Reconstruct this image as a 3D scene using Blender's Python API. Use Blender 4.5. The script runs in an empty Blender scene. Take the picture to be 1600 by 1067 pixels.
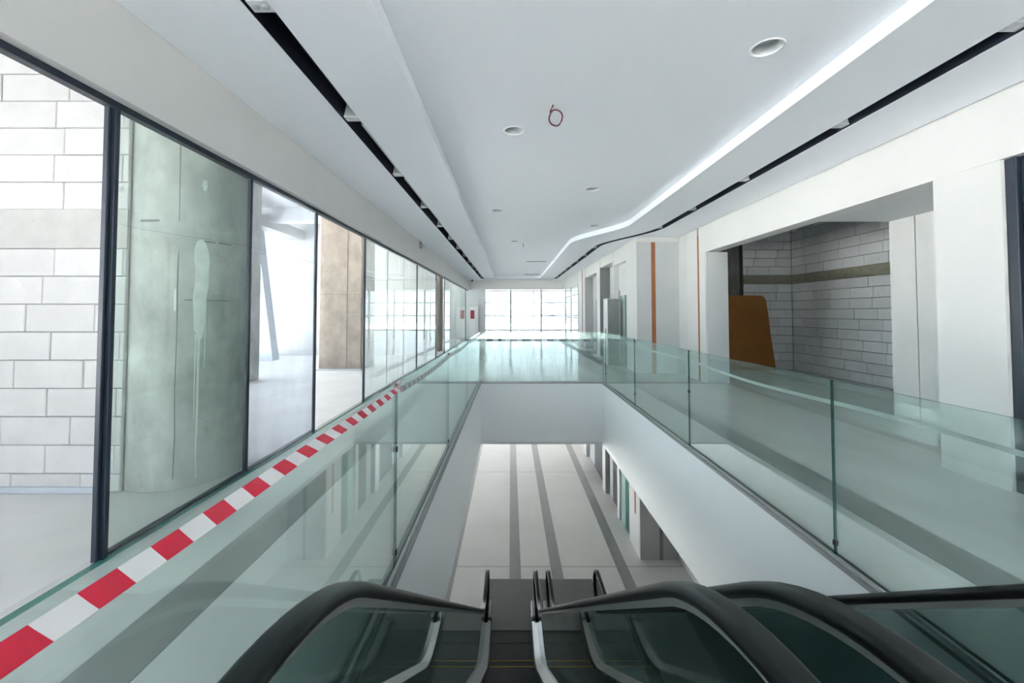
import bpy, bmesh, math, random
from mathutils import Vector
R = math.radians
sc = bpy.context.scene
col = sc.collection
random.seed(4)

# ------------------------------------------------------------------ camera
cam_d = bpy.data.cameras.new('camera')
cam = bpy.data.objects.new('camera', cam_d)
col.objects.link(cam)
cam.location = (0, 0, 1.6)
cam.rotation_euler = (R(90 + 1.8), 0, 0)
cam_d.sensor_width = 36
cam_d.lens = 660 / 1600 * 36
cam_d.shift_x = 2 / 1600
cam_d.shift_y = -(533.5 - 468.3) / 1600
cam_d.clip_start = 0.02
cam_d.clip_end = 800
sc.camera = cam

# ------------------------------------------------------------------ sky, exposure
SKY = 1.0
w = bpy.data.worlds.new('sky')
sc.world = w
w.use_nodes = True
bg = w.node_tree.nodes['Background']
bg.inputs[0].default_value = (0.89, 0.94, 1.0, 1)     # even overcast sky
bg.inputs[1].default_value = SKY
sc.view_settings.view_transform = 'Standard'
sc.view_settings.look = 'None'
sc.view_settings.gamma = 1
sc.view_settings.use_curve_mapping = False
sc.view_settings.exposure = 3.5
c = sc.cycles
c.max_bounces = 14
c.diffuse_bounces = 7
c.glossy_bounces = 5
c.transmission_bounces = 6
c.transparent_max_bounces = 32
c.caustics_reflective = False
c.caustics_refractive = False
c.sample_clamp_indirect = 6
c.use_denoising = True


def portal(name, loc, rot, sx, sy):
    """a light portal in a window opening: emits nothing, only steers the sky sampling"""
    d = bpy.data.lights.new(name, 'AREA')
    d.shape = 'RECTANGLE'
    d.size, d.size_y = sx, sy
    d.cycles.is_portal = True
    o = bpy.data.objects.new(name, d)
    o.location = loc
    o.rotation_euler = rot
    col.objects.link(o)


# the sun stands high on the far (right) side of the building: it lights the ground outside the left facade
sun_d = bpy.data.lights.new('sun', 'SUN')
sun_d.energy = 17.0
sun_d.angle = R(2)
sun_d.color = (1, .98, .955)
sun = bpy.data.objects.new('sun', sun_d)
sun.rotation_euler = (R(8), R(32), 0)
col.objects.link(sun)

Y0, YE, YF = -7.0, 26.0, 39.0        # rear facade, end partition, far facade
ZL = -4.79                            # lower floor
portal('portal_left', (-9.75, 15, 2.5), (0, R(-90), 0), 5.2, 22.5)
portal('portal_left_near', (-9.75, -3.4, 2.5), (0, R(-90), 0), 5.2, 7.2)
portal('portal_left_low', (-9.3, 25.5, -3.1), (0, R(-90), 0), 3.4, 27)
portal('portal_end', (1.8, YF + .25, 1.6), (R(-90), 0, 0), 10.5, 3.4)
portal('portal_end_low', (-2, YF + .25, -3.1), (R(-90), 0, 0), 14, 3.4)
portal('portal_rear', (1, Y0 - .2, 1.8), (R(90), 0, 0), 7.2, 3.6)

# ------------------------------------------------------------------ materials
MATS = {}


def mat(name, color, rough=.6, metal=0., noise=0., nscale=4., color2=None, bump=0., bscale=30., rnd=0., spots=None, stretch=None, spec=.5):
    if name in MATS:
        return MATS[name]
    m = bpy.data.materials.new(name)
    m.use_nodes = True
    nt = m.node_tree
    N, L = nt.nodes, nt.links
    b = N['Principled BSDF']
    b.inputs['Roughness'].default_value = rough
    b.inputs['Metallic'].default_value = metal
    b.inputs['Specular IOR Level'].default_value = spec
    out = None
    if noise or bump or rnd or spots:
        tc = N.new('ShaderNodeTexCoord')
        mp = N.new('ShaderNodeMapping')
        L.new(tc.outputs['Object'], mp.inputs[0])
        if stretch:
            mp.inputs['Scale'].default_value = stretch
        vec = mp.outputs[0]
        if rnd:
            oi = N.new('ShaderNodeObjectInfo')
            ad = N.new('ShaderNodeVectorMath')
            ad.operation = 'ADD'
            mu = N.new('ShaderNodeMath')
            mu.operation = 'MULTIPLY'
            mu.inputs[1].default_value = 37.
            L.new(oi.outputs['Random'], mu.inputs[0])
            L.new(vec, ad.inputs[0])
            L.new(mu.outputs[0], ad.inputs[1])
            vec = ad.outputs[0]
    if noise:
        n = N.new('ShaderNodeTexNoise')
        n.inputs['Scale'].default_value = nscale
        n.inputs['Detail'].default_value = 7
        n.inputs['Roughness'].default_value = .62
        L.new(vec, n.inputs['Vector'])
        r = N.new('ShaderNodeValToRGB')
        c2 = color2 or tuple(x * (1 - noise) for x in color)
        r.color_ramp.elements[0].position = .32
        r.color_ramp.elements[1].position = .68
        r.color_ramp.elements[0].color = (*c2, 1)
        r.color_ramp.elements[1].color = (*color, 1)
        L.new(n.outputs[0], r.inputs[0])
        out = r.outputs[0]
    if spots:
        n = N.new('ShaderNodeTexNoise')
        n.inputs['Scale'].default_value = spots[1]
        n.inputs['Detail'].default_value = 5
        n.inputs['Roughness'].default_value = .7
        L.new(vec, n.inputs['Vector'])
        r = N.new('ShaderNodeMapRange')
        r.inputs['From Min'].default_value = spots[2]
        r.inputs['From Max'].default_value = spots[2] + .06
        L.new(n.outputs[0], r.inputs['Value'])
        mx = N.new('ShaderNodeMix')
        mx.data_type = 'RGBA'
        L.new(r.outputs[0], mx.inputs['Factor'])
        if out:
            L.new(out, mx.inputs['A'])
        else:
            mx.inputs['A'].default_value = (*color, 1)
        mx.inputs['B'].default_value = (*spots[0], 1)
        out = mx.outputs['Result']
    if rnd:
        hsv = N.new('ShaderNodeHueSaturation')
        mr = N.new('ShaderNodeMapRange')
        mr.inputs['To Min'].default_value = 1 - rnd
        mr.inputs['To Max'].default_value = 1 + rnd
        L.new(oi.outputs['Random'], mr.inputs['Value'])
        L.new(mr.outputs[0], hsv.inputs['Value'])
        if out:
            L.new(out, hsv.inputs['Color'])
        else:
            hsv.inputs['Color'].default_value = (*color, 1)
        out = hsv.outputs[0]
    if out:
        L.new(out, b.inputs['Base Color'])
    else:
        b.inputs['Base Color'].default_value = (*color, 1)
    if bump:
        n = N.new('ShaderNodeTexNoise')
        n.inputs['Scale'].default_value = bscale
        n.inputs['Detail'].default_value = 5
        L.new(vec, n.inputs['Vector'])
        bp = N.new('ShaderNodeBump')
        bp.inputs['Strength'].default_value = bump
        bp.inputs['Distance'].default_value = .01
        L.new(n.outputs[0], bp.inputs['Height'])
        L.new(bp.outputs[0], b.inputs['Normal'])
    m.diffuse_color = (*color, 1)
    MATS[name] = m
    return m


def glass(name, tint, dust=0., dscale=1.2, r0=.04, dcol=(.8, .83, .83), gain=1., dmin=.35, dmax=.75, stretch=(1, 1, .25)):
    """thin pane: tinted see-through surface with Fresnel reflection and a film of dust"""
    m = bpy.data.materials.new(name)
    m.use_nodes = True
    nt = m.node_tree
    N, L = nt.nodes, nt.links
    N.remove(N['Principled BSDF'])
    out = N['Material Output']
    tr = N.new('ShaderNodeBsdfTransparent')
    tr.inputs[0].default_value = (*tint, 1)
    gl = N.new('ShaderNodeBsdfAnisotropic')
    gl.inputs['Color'].default_value = (.95, 1, .98, 1)
    gl.inputs['Roughness'].default_value = .0
    lw = N.new('ShaderNodeLayerWeight')
    lw.inputs[0].default_value = .5
    pw = N.new('ShaderNodeMath')
    pw.operation = 'POWER'
    pw.inputs[1].default_value = 5
    L.new(lw.outputs['Facing'], pw.inputs[0])
    ma = N.new('ShaderNodeMath')
    ma.operation = 'MULTIPLY_ADD'
    ma.use_clamp = True
    ma.inputs[1].default_value = (1 - r0) * gain
    ma.inputs[2].default_value = r0 * gain
    L.new(pw.outputs[0], ma.inputs[0])
    mx = N.new('ShaderNodeMixShader')
    L.new(ma.outputs[0], mx.inputs[0])
    L.new(tr.outputs[0], mx.inputs[1])
    L.new(gl.outputs[0], mx.inputs[2])
    last = mx.outputs[0]
    if dust:
        df = N.new('ShaderNodeBsdfDiffuse')
        df.inputs[0].default_value = (*dcol, 1)
        tl = N.new('ShaderNodeBsdfTranslucent')
        tl.inputs[0].default_value = (*dcol, 1)
        dm = N.new('ShaderNodeMixShader')
        dm.inputs[0].default_value = .5
        L.new(df.outputs[0], dm.inputs[1])
        L.new(tl.outputs[0], dm.inputs[2])
        tc = N.new('ShaderNodeTexCoord')
        mp = N.new('ShaderNodeMapping')
        mp.inputs['Scale'].default_value = stretch
        n = N.new('ShaderNodeTexNoise')
        n.inputs['Scale'].default_value = dscale
        n.inputs['Detail'].default_value = 6
        n.inputs['Roughness'].default_value = .6
        L.new(tc.outputs['Object'], mp.inputs[0])
        L.new(mp.outputs[0], n.inputs['Vector'])
        mr = N.new('ShaderNodeMapRange')
        mr.inputs['From Min'].default_value = dmin
        mr.inputs['From Max'].default_value = dmax
        mr.inputs['To Min'].default_value = dust * .35
        mr.inputs['To Max'].default_value = dust
        L.new(n.outputs[0], mr.inputs['Value'])
        m2 = N.new('ShaderNodeMixShader')
        L.new(mr.outputs[0], m2.inputs[0])
        L.new(last, m2.inputs[1])
        L.new(dm.outputs[0], m2.inputs[2])
        last = m2.outputs[0]
    L.new(last, out.inputs['Surface'])
    m.diffuse_color = (*tint, .4)
    MATS[name] = m
    return m


WHITE = mat('white_paint', (.69, .68, .668), .55, noise=.03, nscale=1.5)
CEIL = mat('ceiling_paint', (.85, .88, .925), .6)
VOIDW = mat('void_panel_white', (.88, .895, .91), .4)
GREYW = mat('grey_paint', (.55, .56, .57), .6, noise=.05, nscale=2)
LGREY = mat('light_grey_panel', (.64, .65, .66), .5, noise=.03, nscale=2)
FLOOR = mat('upper_floor_concrete', (.68, .68, .67), .17, noise=.16, nscale=1.3, bump=.10, bscale=3.5, stretch=(1, .5, 1))
FSHOP = mat('shop_floor_screed', (.72, .72, .72), .5, noise=.14, nscale=1.1, bump=.06, bscale=12)
FLOW = mat('lower_floor_tile', (.66, .655, .64), .32, noise=.10, nscale=.9)
STRIPE = mat('dark_floor_band', (.26, .265, .265), .34, noise=.12, nscale=3)
JOINT = mat('joint_dark', (.16, .16, .16), .8)
BLACKF = mat('frame_dark_blue', (.018, .028, .045), .35, noise=.2, nscale=8)
SLOT = mat('slot_black', (.010, .014, .030), .6)
BLOCK = mat('aerated_block', (.60, .59, .595), .85, noise=.10, nscale=3, bump=.25, bscale=40, rnd=.05, spots=((.40, .38, .37), 4.2, .655))
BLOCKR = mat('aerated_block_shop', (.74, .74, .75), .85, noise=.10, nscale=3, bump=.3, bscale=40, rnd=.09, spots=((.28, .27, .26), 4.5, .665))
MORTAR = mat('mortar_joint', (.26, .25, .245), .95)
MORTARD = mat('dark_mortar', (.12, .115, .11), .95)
BANDG = mat('bond_beam_grey', (.50, .49, .48), .9, noise=.12, nscale=5, bump=.2, spots=((.4, .39, .37), 7, .66))
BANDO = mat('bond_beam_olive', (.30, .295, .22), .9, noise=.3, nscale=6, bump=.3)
CONC = mat('fairfaced_concrete', (.60, .605, .585), .8, noise=.45, nscale=2.8, bump=.25, bscale=22, spots=((.40, .40, .385), 9.0, .66), stretch=(1, 1, .6))
CONCW = mat('warm_concrete', (.40, .355, .31), .85, noise=.38, nscale=2.6, bump=.25, bscale=25, stretch=(1, 1, .7))
SEAM = mat('formwork_seam', (.22, .21, .20), .9, noise=.3, nscale=12)
SLAB = mat('raw_slab', (.46, .47, .49), .9, noise=.2, nscale=1.5)
PLASTER = mat('pale_plaster', (.50, .50, .49), .85, noise=.08, nscale=1.4)
SMEAR = mat('paint_smear', (.80, .84, .83), .6, noise=.2, nscale=9)
STEELW = mat('pale_steel_paint', (.52, .58, .66), .5)
ALU = mat('brushed_aluminium', (.50, .51, .51), .38, metal=.7, noise=.1, nscale=20)
ALUD = mat('grey_metal_deck', (.34, .345, .35), .42, metal=.6)
RUBBER = mat('handrail_rubber', (.007, .008, .009), .38, spec=.2)
STEPM = mat('escalator_step', (.03, .03, .032), .5, metal=.5)
YELLOW = mat('step_yellow', (.45, .30, .03), .6)
PLATE = mat('landing_plate', (.12, .12, .125), .45, metal=.5, noise=.15, nscale=6)
WOOD = mat('orange_brown_strip', (.36, .115, .035), .45, noise=.25, nscale=5, stretch=(6, 6, .6))
BOARD = mat('orange_board', (.34, .135, .018), .6, noise=.15, nscale=3, spots=((.18, .07, .02), 6, .74))
DARKD = mat('dark_door', (.05, .055, .06), .4)
GREEND = mat('green_glass_door', (.012, .12, .09), .3, spec=.25)
MINT = mat('mint_glass', (.42, .58, .55), .15)
CRATE = mat('grey_cladding', (.27, .285, .28), .6, noise=.12, nscale=4)
RED = mat('hose_red', (.30, .02, .04), .4)
CHROME = mat('reflector', (.52, .53, .54), .5, metal=.3)
LENS = mat('spot_lens', (.62, .64, .66), .15)
SPOTG = mat('spot_housing', (.42, .44, .46), .45)
CABLE = mat('cable_red', (.10, .008, .018), .45)
CABLEB = mat('cable_black', (.02, .02, .02), .5)
CLIP = mat('clip_black', (.012, .012, .012), .4)
GREYX = mat('tape_cross', (.40, .42, .44), .7)
GROUND = mat('pale_ground', (.62, .61, .59), .9, noise=.1, nscale=.05)

G_CLEAR = glass('clear_glass', (.93, .96, .955), dust=.05)
G_FACADE = glass('facade_glass', (.955, .97, .97))
G_SOLAR = glass('solar_glass', (.52, .535, .545))
G_TINT = glass('tinted_glass', (.72, .735, .74))
G_LOW = glass('lower_glass', (.86, .87, .875))
G_GREEN = glass('green_dusty_glass', (.865, .92, .895), dust=.10, dscale=2.5)
G_HAZE = glass('hazy_filmed_glass', (.90, .92, .95), dust=.26, dscale=.9, dcol=(.56, .60, .64))
G_SMEAR = glass('smeared_glass', (.92, .955, .95), dust=.16, dscale=1.6, stretch=(1, 2.2, .25))
G_BAL = glass('balustrade_glass', (.86, .925, .91), dust=.05, dscale=1.5, dcol=(.6, .75, .71), gain=1.15, stretch=(1, 1, 1))
G_EDGE = glass('glass_edge', (.10, .36, .32), dust=.5, dcol=(.05, .22, .20))
G_ESC = glass('escalator_glass', (.56, .63, .62), dust=.04, dcol=(.2, .27, .26))
G_DARK = glass('dark_shop_glass', (.25, .33, .36), dust=.05, dcol=(.1, .15, .18))


def tape_mat(name, c1, c2, period, axis, duty=.5):
    m = bpy.data.materials.new(name)
    m.use_nodes = True
    nt = m.node_tree
    N, L = nt.nodes, nt.links
    b = N['Principled BSDF']
    b.inputs['Roughness'].default_value = .35
    tc = N.new('ShaderNodeTexCoord')
    sx = N.new('ShaderNodeSeparateXYZ')
    L.new(tc.outputs['Object'], sx.inputs[0])
    d = N.new('ShaderNodeMath')
    d.operation = 'DIVIDE'
    d.inputs[1].default_value = period
    L.new(sx.outputs[axis], d.inputs[0])
    f = N.new('ShaderNodeMath')
    f.operation = 'FRACT'
    L.new(d.outputs[0], f.inputs[0])
    lt = N.new('ShaderNodeMath')
    lt.operation = 'LESS_THAN'
    lt.inputs[1].default_value = duty
    L.new(f.outputs[0], lt.inputs[0])
    mx = N.new('ShaderNodeMix')
    mx.data_type = 'RGBA'
    mx.inputs['A'].default_value = (*c2, 1)
    mx.inputs['B'].default_value = (*c1, 1)
    L.new(lt.outputs[0], mx.inputs['Factor'])
    L.new(mx.outputs['Result'], b.inputs['Base Color'])
    # plastic film lets some light through
    tl = N.new('ShaderNodeBsdfTransparent')
    ms = N.new('ShaderNodeMixShader')
    al = N.new('ShaderNodeMath')
    al.operation = 'MULTIPLY_ADD'
    al.inputs[1].default_value = -.30
    al.inputs[2].default_value = .34
    L.new(lt.outputs[0], al.inputs[0])
    L.new(al.outputs[0], ms.inputs[0])
    L.new(b.outputs[0], ms.inputs[1])
    L.new(tl.outputs[0], ms.inputs[2])
    L.new(ms.outputs[0], N['Material Output'].inputs['Surface'])
    return m


TAPE = tape_mat('red_white_tape', (.62, .012, .045), (.82, .80, .80), .14, 1, .5)
TAPEG = tape_mat('grey_dash_tape', (.22, .19, .20), (.62, .66, .66), .14, 1, .55)
TAPEGX = tape_mat('grey_dash_tape_x', (.12, .07, .07), (.62, .60, .60), .28, 0, .55)
TAPEW = mat('pale_tape', (.80, .76, .78), .3)


# ------------------------------------------------------------------ mesh helpers
def link(o, parent=None):
    col.objects.link(o)
    if parent:
        o.parent = parent
        o.matrix_parent_inverse = parent.matrix_world.inverted() if parent.type != 'EMPTY' else o.matrix_parent_inverse
    return o


def tag(o, label, cat, kind=None, group=None):
    o['label'] = label
    o['category'] = cat
    if kind:
        o['kind'] = kind
    if group:
        o['group'] = group
    return o


def thing(name, loc, label, cat, kind=None, group=None):
    o = bpy.data.objects.new(name, None)
    o.location = loc
    o.empty_display_size = .1
    col.objects.link(o)
    return tag(o, label, cat, kind, group)


def mesh(name, verts, faces, m, parent=None, smooth=False, fm=None):
    """world-coordinate mesh; under a parent Empty it keeps its world place"""
    off = Vector((0, 0, 0))
    p = parent
    while p:
        off = off + p.location
        p = p.parent
    me = bpy.data.meshes.new(name)
    me.from_pydata([Vector(v) - off for v in verts], [], faces)
    ms = m if isinstance(m, (list, tuple)) else [m]
    for x in ms:
        me.materials.append(x)
    if fm:
        for p_, i in zip(me.polygons, fm):
            p_.material_index = i
    if smooth:
        for p_ in me.polygons:
            p_.use_smooth = True
    bm = bmesh.new()
    bm.from_mesh(me)
    bmesh.ops.recalc_face_normals(bm, faces=bm.faces)
    bm.to_mesh(me)
    bm.free()
    o = bpy.data.objects.new(name, me)
    col.objects.link(o)
    if parent:
        o.parent = parent
    return o


BF = [(0, 3, 2, 1), (4, 5, 6, 7), (0, 1, 5, 4), (1, 2, 6, 5), (2, 3, 7, 6), (3, 0, 4, 7)]


def bv(x0, x1, y0, y1, z0, z1):
    return [(x0, y0, z0), (x1, y0, z0), (x1, y1, z0), (x0, y1, z0), (x0, y0, z1), (x1, y0, z1), (x1, y1, z1), (x0, y1, z1)]


def box(name, x0, x1, y0, y1, z0, z1, m, parent=None, fm=None):
    return mesh(name, bv(x0, x1, y0, y1, z0, z1), BF, m, parent, fm=fm)


def cbox(name, x0, x1, y0, y1, z0, z1, m, parent=None, ch=.008):
    """box with chamfered edges"""
    bm = bmesh.new()
    vs = [bm.verts.new(v) for v in bv(x0, x1, y0, y1, z0, z1)]
    for f in BF:
        bm.faces.new([vs[i] for i in f])
    bmesh.ops.bevel(bm, geom=list(bm.edges), offset=ch, segments=1, affect='EDGES')
    bm.verts.index_update()
    V = [v.co.copy() for v in bm.verts]
    F = [[v.index for v in f.verts] for f in bm.faces]
    bm.free()
    return mesh(name, V, F, m, parent)


def boxes(name, lst, m, parent=None):
    V, F = [], []
    for b in lst:
        n = len(V)
        V += bv(*b)
        F += [tuple(i + n for i in f) for f in BF]
    return mesh(name, V, F, m, parent)


def struct(o, label, cat):
    return tag(o, label, cat, 'structure')


def tube(name, pts, r, m, parent=None, n=8, closed=False):
    pts = [Vector(p) for p in pts]
    V, F = [], []
    k = len(pts)
    for i, p in enumerate(pts):
        if closed:
            t = pts[(i + 1) % k] - pts[i - 1]
        else:
            t = pts[min(i + 1, k - 1)] - pts[max(i - 1, 0)]
        t.normalize()
        a = Vector((0, 0, 1)) if abs(t.z) < .9 else Vector((1, 0, 0))
        u = t.cross(a).normalized()
        v_ = t.cross(u)
        for j in range(n):
            q = 2 * math.pi * j / n
            V.append(p + r * (u * math.cos(q) + v_ * math.sin(q)))
    for i in range(k if closed else k - 1):
        for j in range(n):
            i2 = (i + 1) % k
            F.append((i * n + j, i * n + (j + 1) % n, i2 * n + (j + 1) % n, i2 * n + j))
    if not closed:
        F.append(tuple(range(n)))
        F.append(tuple((k - 1) * n + j for j in range(n)))
    return mesh(name, V, F, m, parent, smooth=True)


def lathe(name, prof, cx, cy, m, parent=None, n=32, smooth=True):
    V, F = [], []
    for r, z in prof:
        for j in range(n):
            q = 2 * math.pi * j / n
            V.append((cx + r * math.cos(q), cy + r * math.sin(q), z))
    for i in range(len(prof) - 1):
        for j in range(n):
            F.append((i * n + j, i * n + (j + 1) % n, (i + 1) * n + (j + 1) % n, (i + 1) * n + j))
    return mesh(name, V, F, m, parent, smooth)


def sheet(name, outer, holes, z, thick, m, parent=None):
    """flat slab with an outline and holes cut through, from a filled 2D curve"""
    cu = bpy.data.curves.new(name, 'CURVE')
    cu.dimensions = '2D'
    cu.fill_mode = 'BOTH'
    cu.extrude = thick / 2
    for loop in [outer] + holes:
        s = cu.splines.new('POLY')
        s.points.add(len(loop) - 1)
        for p, (x, y) in zip(s.points, loop):
            p.co = (x, y, 0, 1)
        s.use_cyclic_u = True
    co = bpy.data.objects.new(name + '_outline', cu)
    me = bpy.data.meshes.new_from_object(co)
    V = [(v.co.x, v.co.y, v.co.z + z + thick / 2) for v in me.vertices]
    F = [tuple(p.vertices) for p in me.polygons]
    bpy.data.objects.remove(co)
    bpy.data.curves.remove(cu)
    bpy.data.meshes.remove(me)
    return mesh(name, V, F, m, parent)


def sm(t):
    t = max(0, min(1, t))
    return t * t * (3 - 2 * t)


# ------------------------------------------------------------------ key planes
XG = -2.67          # left shopfront
XFA = -2.56         # left fascia face
XR = 4.50           # right wall, near part
XJ = 3.36           # right wall past the jog
YJ = 11.25          # jog
ZC, ZT = 3.62, 3.75  # lower and raised ceiling
VX0, VX1, VY0, VY1 = -.685, 2.085, .45, 9.72    # the void
ZS = -1.38          # soffit under the gallery
ZH = 3.013          # head of the openings

# ================================================================== STRUCTURE
gnd = box('ground', -300, 300, -300, 300, -6.2, -6.0, GROUND)
struct(gnd, 'pale open ground outside the building', 'ground')

fl = boxes('floor', [(XG - .06, VX0, Y0, YE + 13.6, -.35, 0), (VX1, XJ + 8, Y0, YE + 13.6, -.35, 0),
                     (VX0, VX1, VY1, YE + 13.6, -.35, 0), (VX0, VX1, Y0, VY0, -.35, 0)], FLOOR)
struct(fl, 'smooth grey concrete gallery floor around the escalator void', 'floor')
box('floor_stripe', 2.74, 3.06, Y0, YE, 0, .003, STRIPE, fl)
box('floor_stripe', -1.95, -1.65, Y0, YE, 0, .003, STRIPE, fl)  # added band, stands in for dark reflections in the left balustrade glass
fs = box('floor', -9.2, XG - .06, Y0, YE + 13.6, -.35, -.004, FSHOP)
struct(fs, 'dusty pale screed floor inside the glazed shop units', 'floor')

# lower floor with dark bands
fw = box('floor', -9.2, 9, -3, YF + .3, ZL - .2, ZL, FLOW)
struct(fw, 'light grey lower level floor with dark bands, seen through the void', 'floor')
for x0, x1 in ((-1.60, -1.36), (-.03, .25), (1.0, 1.28), (2.66, 2.94)):
    box('floor_stripe', x0, x1, -2, YF, ZL, ZL + .003, STRIPE, fw)
for y in (10.85, 17.2, 23.6):
    box('floor_joint', -9, 9, y, y + .018, ZL, ZL + .0015, JOINT, fw)

# faces of the void
def void_wall(name, b, label):
    return struct(box(name, *b, VOIDW), label, 'wall')


void_wall('wall_void_left', (VX0 - .03, VX0 + .004, VY0, VY1, ZS, -.012), 'white panel lining the left side of the escalator void')
void_wall('wall_void_right', (VX1 - .004, VX1 + .03, VY0, VY1, ZS, -.012), 'white panel lining the right side of the escalator void')
vf = void_wall('wall_void_far', (VX0 + .004, VX1 - .004, VY1 - .004, VY1 + .03, ZS, -.012), 'white panel across the far end of the escalator void')
box('bottom_lip', VX0 + .004, VX1 - .004, VY1 - .016, VY1 - .004, ZS, ZS + .05, LGREY, vf)
void_wall('wall_void_near', (VX0, VX1, VY0 - .03, VY0, ZS, -.012), 'white panel under the top landing of the escalators')
for nm, b, lb in (('trim_1', (VX0 - .02, VX0 + .012, VY0, VY1, -.012, .014), 'grey metal edge strip along left rim of the void'),
                  ('trim_2', (VX1 - .012, VX1 + .02, VY0, VY1, -.012, .014), 'grey metal edge strip along right rim of the void'),
                  ('trim_3', (VX0 + .012, VX1 - .012, VY1 - .012, VY1 + .02, -.012, .014), 'grey metal edge strip along far rim of the void')):
    struct(box(nm, *b, ALUD), lb, 'trim')
so = boxes('ceiling_lower_level', [(-9.2, VX0 - .03, -3, YF, ZS, ZS + .05), (VX1 + .03, 9, -3, YF, ZS, ZS + .05), (VX0 - .03, VX1 + .03, VY1 + .03, YF, ZS, ZS + .05),
                                   (VX0 - .03, VX1 + .03, -3, VY0 - .03, ZS, ZS + .05)], WHITE)
struct(so, 'white soffit above the lower level', 'ceiling')

# ---------------------------------------------------------------- ceiling
def s_x(y, xa, ya, xb, yb):
    return xa + (xb - xa) * sm((y - ya) / (yb - ya))


def arc(cx, cy, r, a0, a1, n=8):
    return [(cx + r * math.cos(R(a0 + (a1 - a0) * i / n)), cy + r * math.sin(R(a0 + (a1 - a0) * i / n))) for i in range(n + 1)]


SYS = [9.3 + 3.8 * i / 24 for i in range(25)]
slot_in = lambda y: s_x(y, 3.585, 9.85, 2.63, 12.8)


def slot_edge(off):
    """one edge of the U-shaped light slot, off = half width outwards"""
    a, b, yt, r = -1.665 - off, 2.63 + off, 25.05 + off, .55 + off
    p = [(a, Y0 + .15)] + [(a, y) for y in range(-6, 24, 3)] + arc(a + r, yt - r, r, 180, 90) + arc(b - r, yt - r, r, 90, 0)
    q = []
    for i, y in enumerate(SYS):
        d = (slot_in(y + .02) - slot_in(y - .02)) / .04
        n = Vector((1, -d)).normalized()
        q.append((slot_in(y) + n.x * off, y + n.y * off))
    p += q[::-1] + [(3.585 + off, y) for y in (6, 3, 0, -3)] + [(3.585 + off, Y0 + .15)]
    return p


HW = .086
slot_loop = slot_edge(HW) + slot_edge(-HW)[::-1]
tray = [(-.90, Y0 + .4), (-.90, 10), (-.90, 24.3)] + arc(-.5, 24.3, .4, 180, 90, 5)[1:] + arc(1.32, 24.3, .4, 90, 0, 5)
tray += [(s_x(y, 2.74, 9.5, 1.72, 12.3), y) for y in SYS[::-1]] + [(2.74, 5), (2.74, 0), (2.74, Y0 + .4)]
ce = sheet('ceiling', [(XFA + .004, Y0), (XR - .048, Y0), (XR - .048, YJ - .045), (XJ - .025, YJ - .045), (XJ - .025, YE), (XFA + .004, YE)],
           [slot_loop, tray], ZC, ZT - ZC - .002, CEIL)
struct(ce, 'smooth white plasterboard ceiling with curved dark light slots', 'ceiling')
DL = [(2.08, 3.36, .115), (.04, 4.92, .115), (1.42, 7.26, .115), (-.28, 8.8, .115), (2.06, 10.35, .115), (.12, 12.6, .115), (.67, 15.4, .06), (.84, 15.4, .06)]
cu = sheet('ceiling', [(-1.45, Y0), (3.4, Y0), (3.4, 10.2), (2.45, 12.3), (2.45, YE - .8), (-1.45, YE - .8)],
           [[(x + r * math.cos(a * math.pi / 16), y + r * math.sin(a * math.pi / 16)) for a in range(32)] for x, y, r in DL], ZT, .03, CEIL)
struct(cu, 'raised central ceiling panel dotted with round downlights', 'ceiling')
# slot channel
ei, eo = slot_edge(-HW + .002), slot_edge(HW - .002)
V, F = [], []
n = len(ei)
for p, z in ((eo, ZC + .004), (eo, ZT + .06), (ei, ZT + .06), (ei, ZC + .004)):
    V += [(x, y, z) for x, y in p]
for k in range(3):
    F += [(k * n + i, k * n + i + 1, (k + 1) * n + i + 1, (k + 1) * n + i) for i in range(n - 1)]
chn = mesh('light_channel', V, F, SLOT, ce)
chn['label'] = 'black recessed lighting channel running in a U round the ceiling'
# roof over the plenum and the shops
rf = boxes('roof', [(-2.69, 9.5, Y0, YE, 4.5, 4.7), (-2.69, 9.5, YE, YF + .3, 4.5, 4.7)], SLAB)
struct(rf, 'raw slab above the corridor ceiling', 'roof')
cs = box('ceiling', -9.9, -2.70, Y0, YF + .3, 5.0, 5.2, SLAB)
struct(cs, 'bare grey concrete slab over the left shop units', 'ceiling')
for y in (7.5, 13.5):
    box('beam', -9.4, -2.75, y, y + .4, 4.55, 5.0, SLAB, cs)
box('duct', -8.3, -7.8, Y0, 15.9, 4.35, 4.7, ALU, cs)

# left fascia, ends
fa = box('wall_left', XG - .05, XFA, Y0, YE, ZH, 5.0, WHITE)
struct(fa, 'white fascia band above the left glass shopfront', 'wall')
fe = boxes('wall_end', [(XFA, XJ + .1, YE, YE + .15, ZH + .03, 4.5)], WHITE)
struct(fe, 'white fascia band across the far end of the corridor', 'wall')

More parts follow.
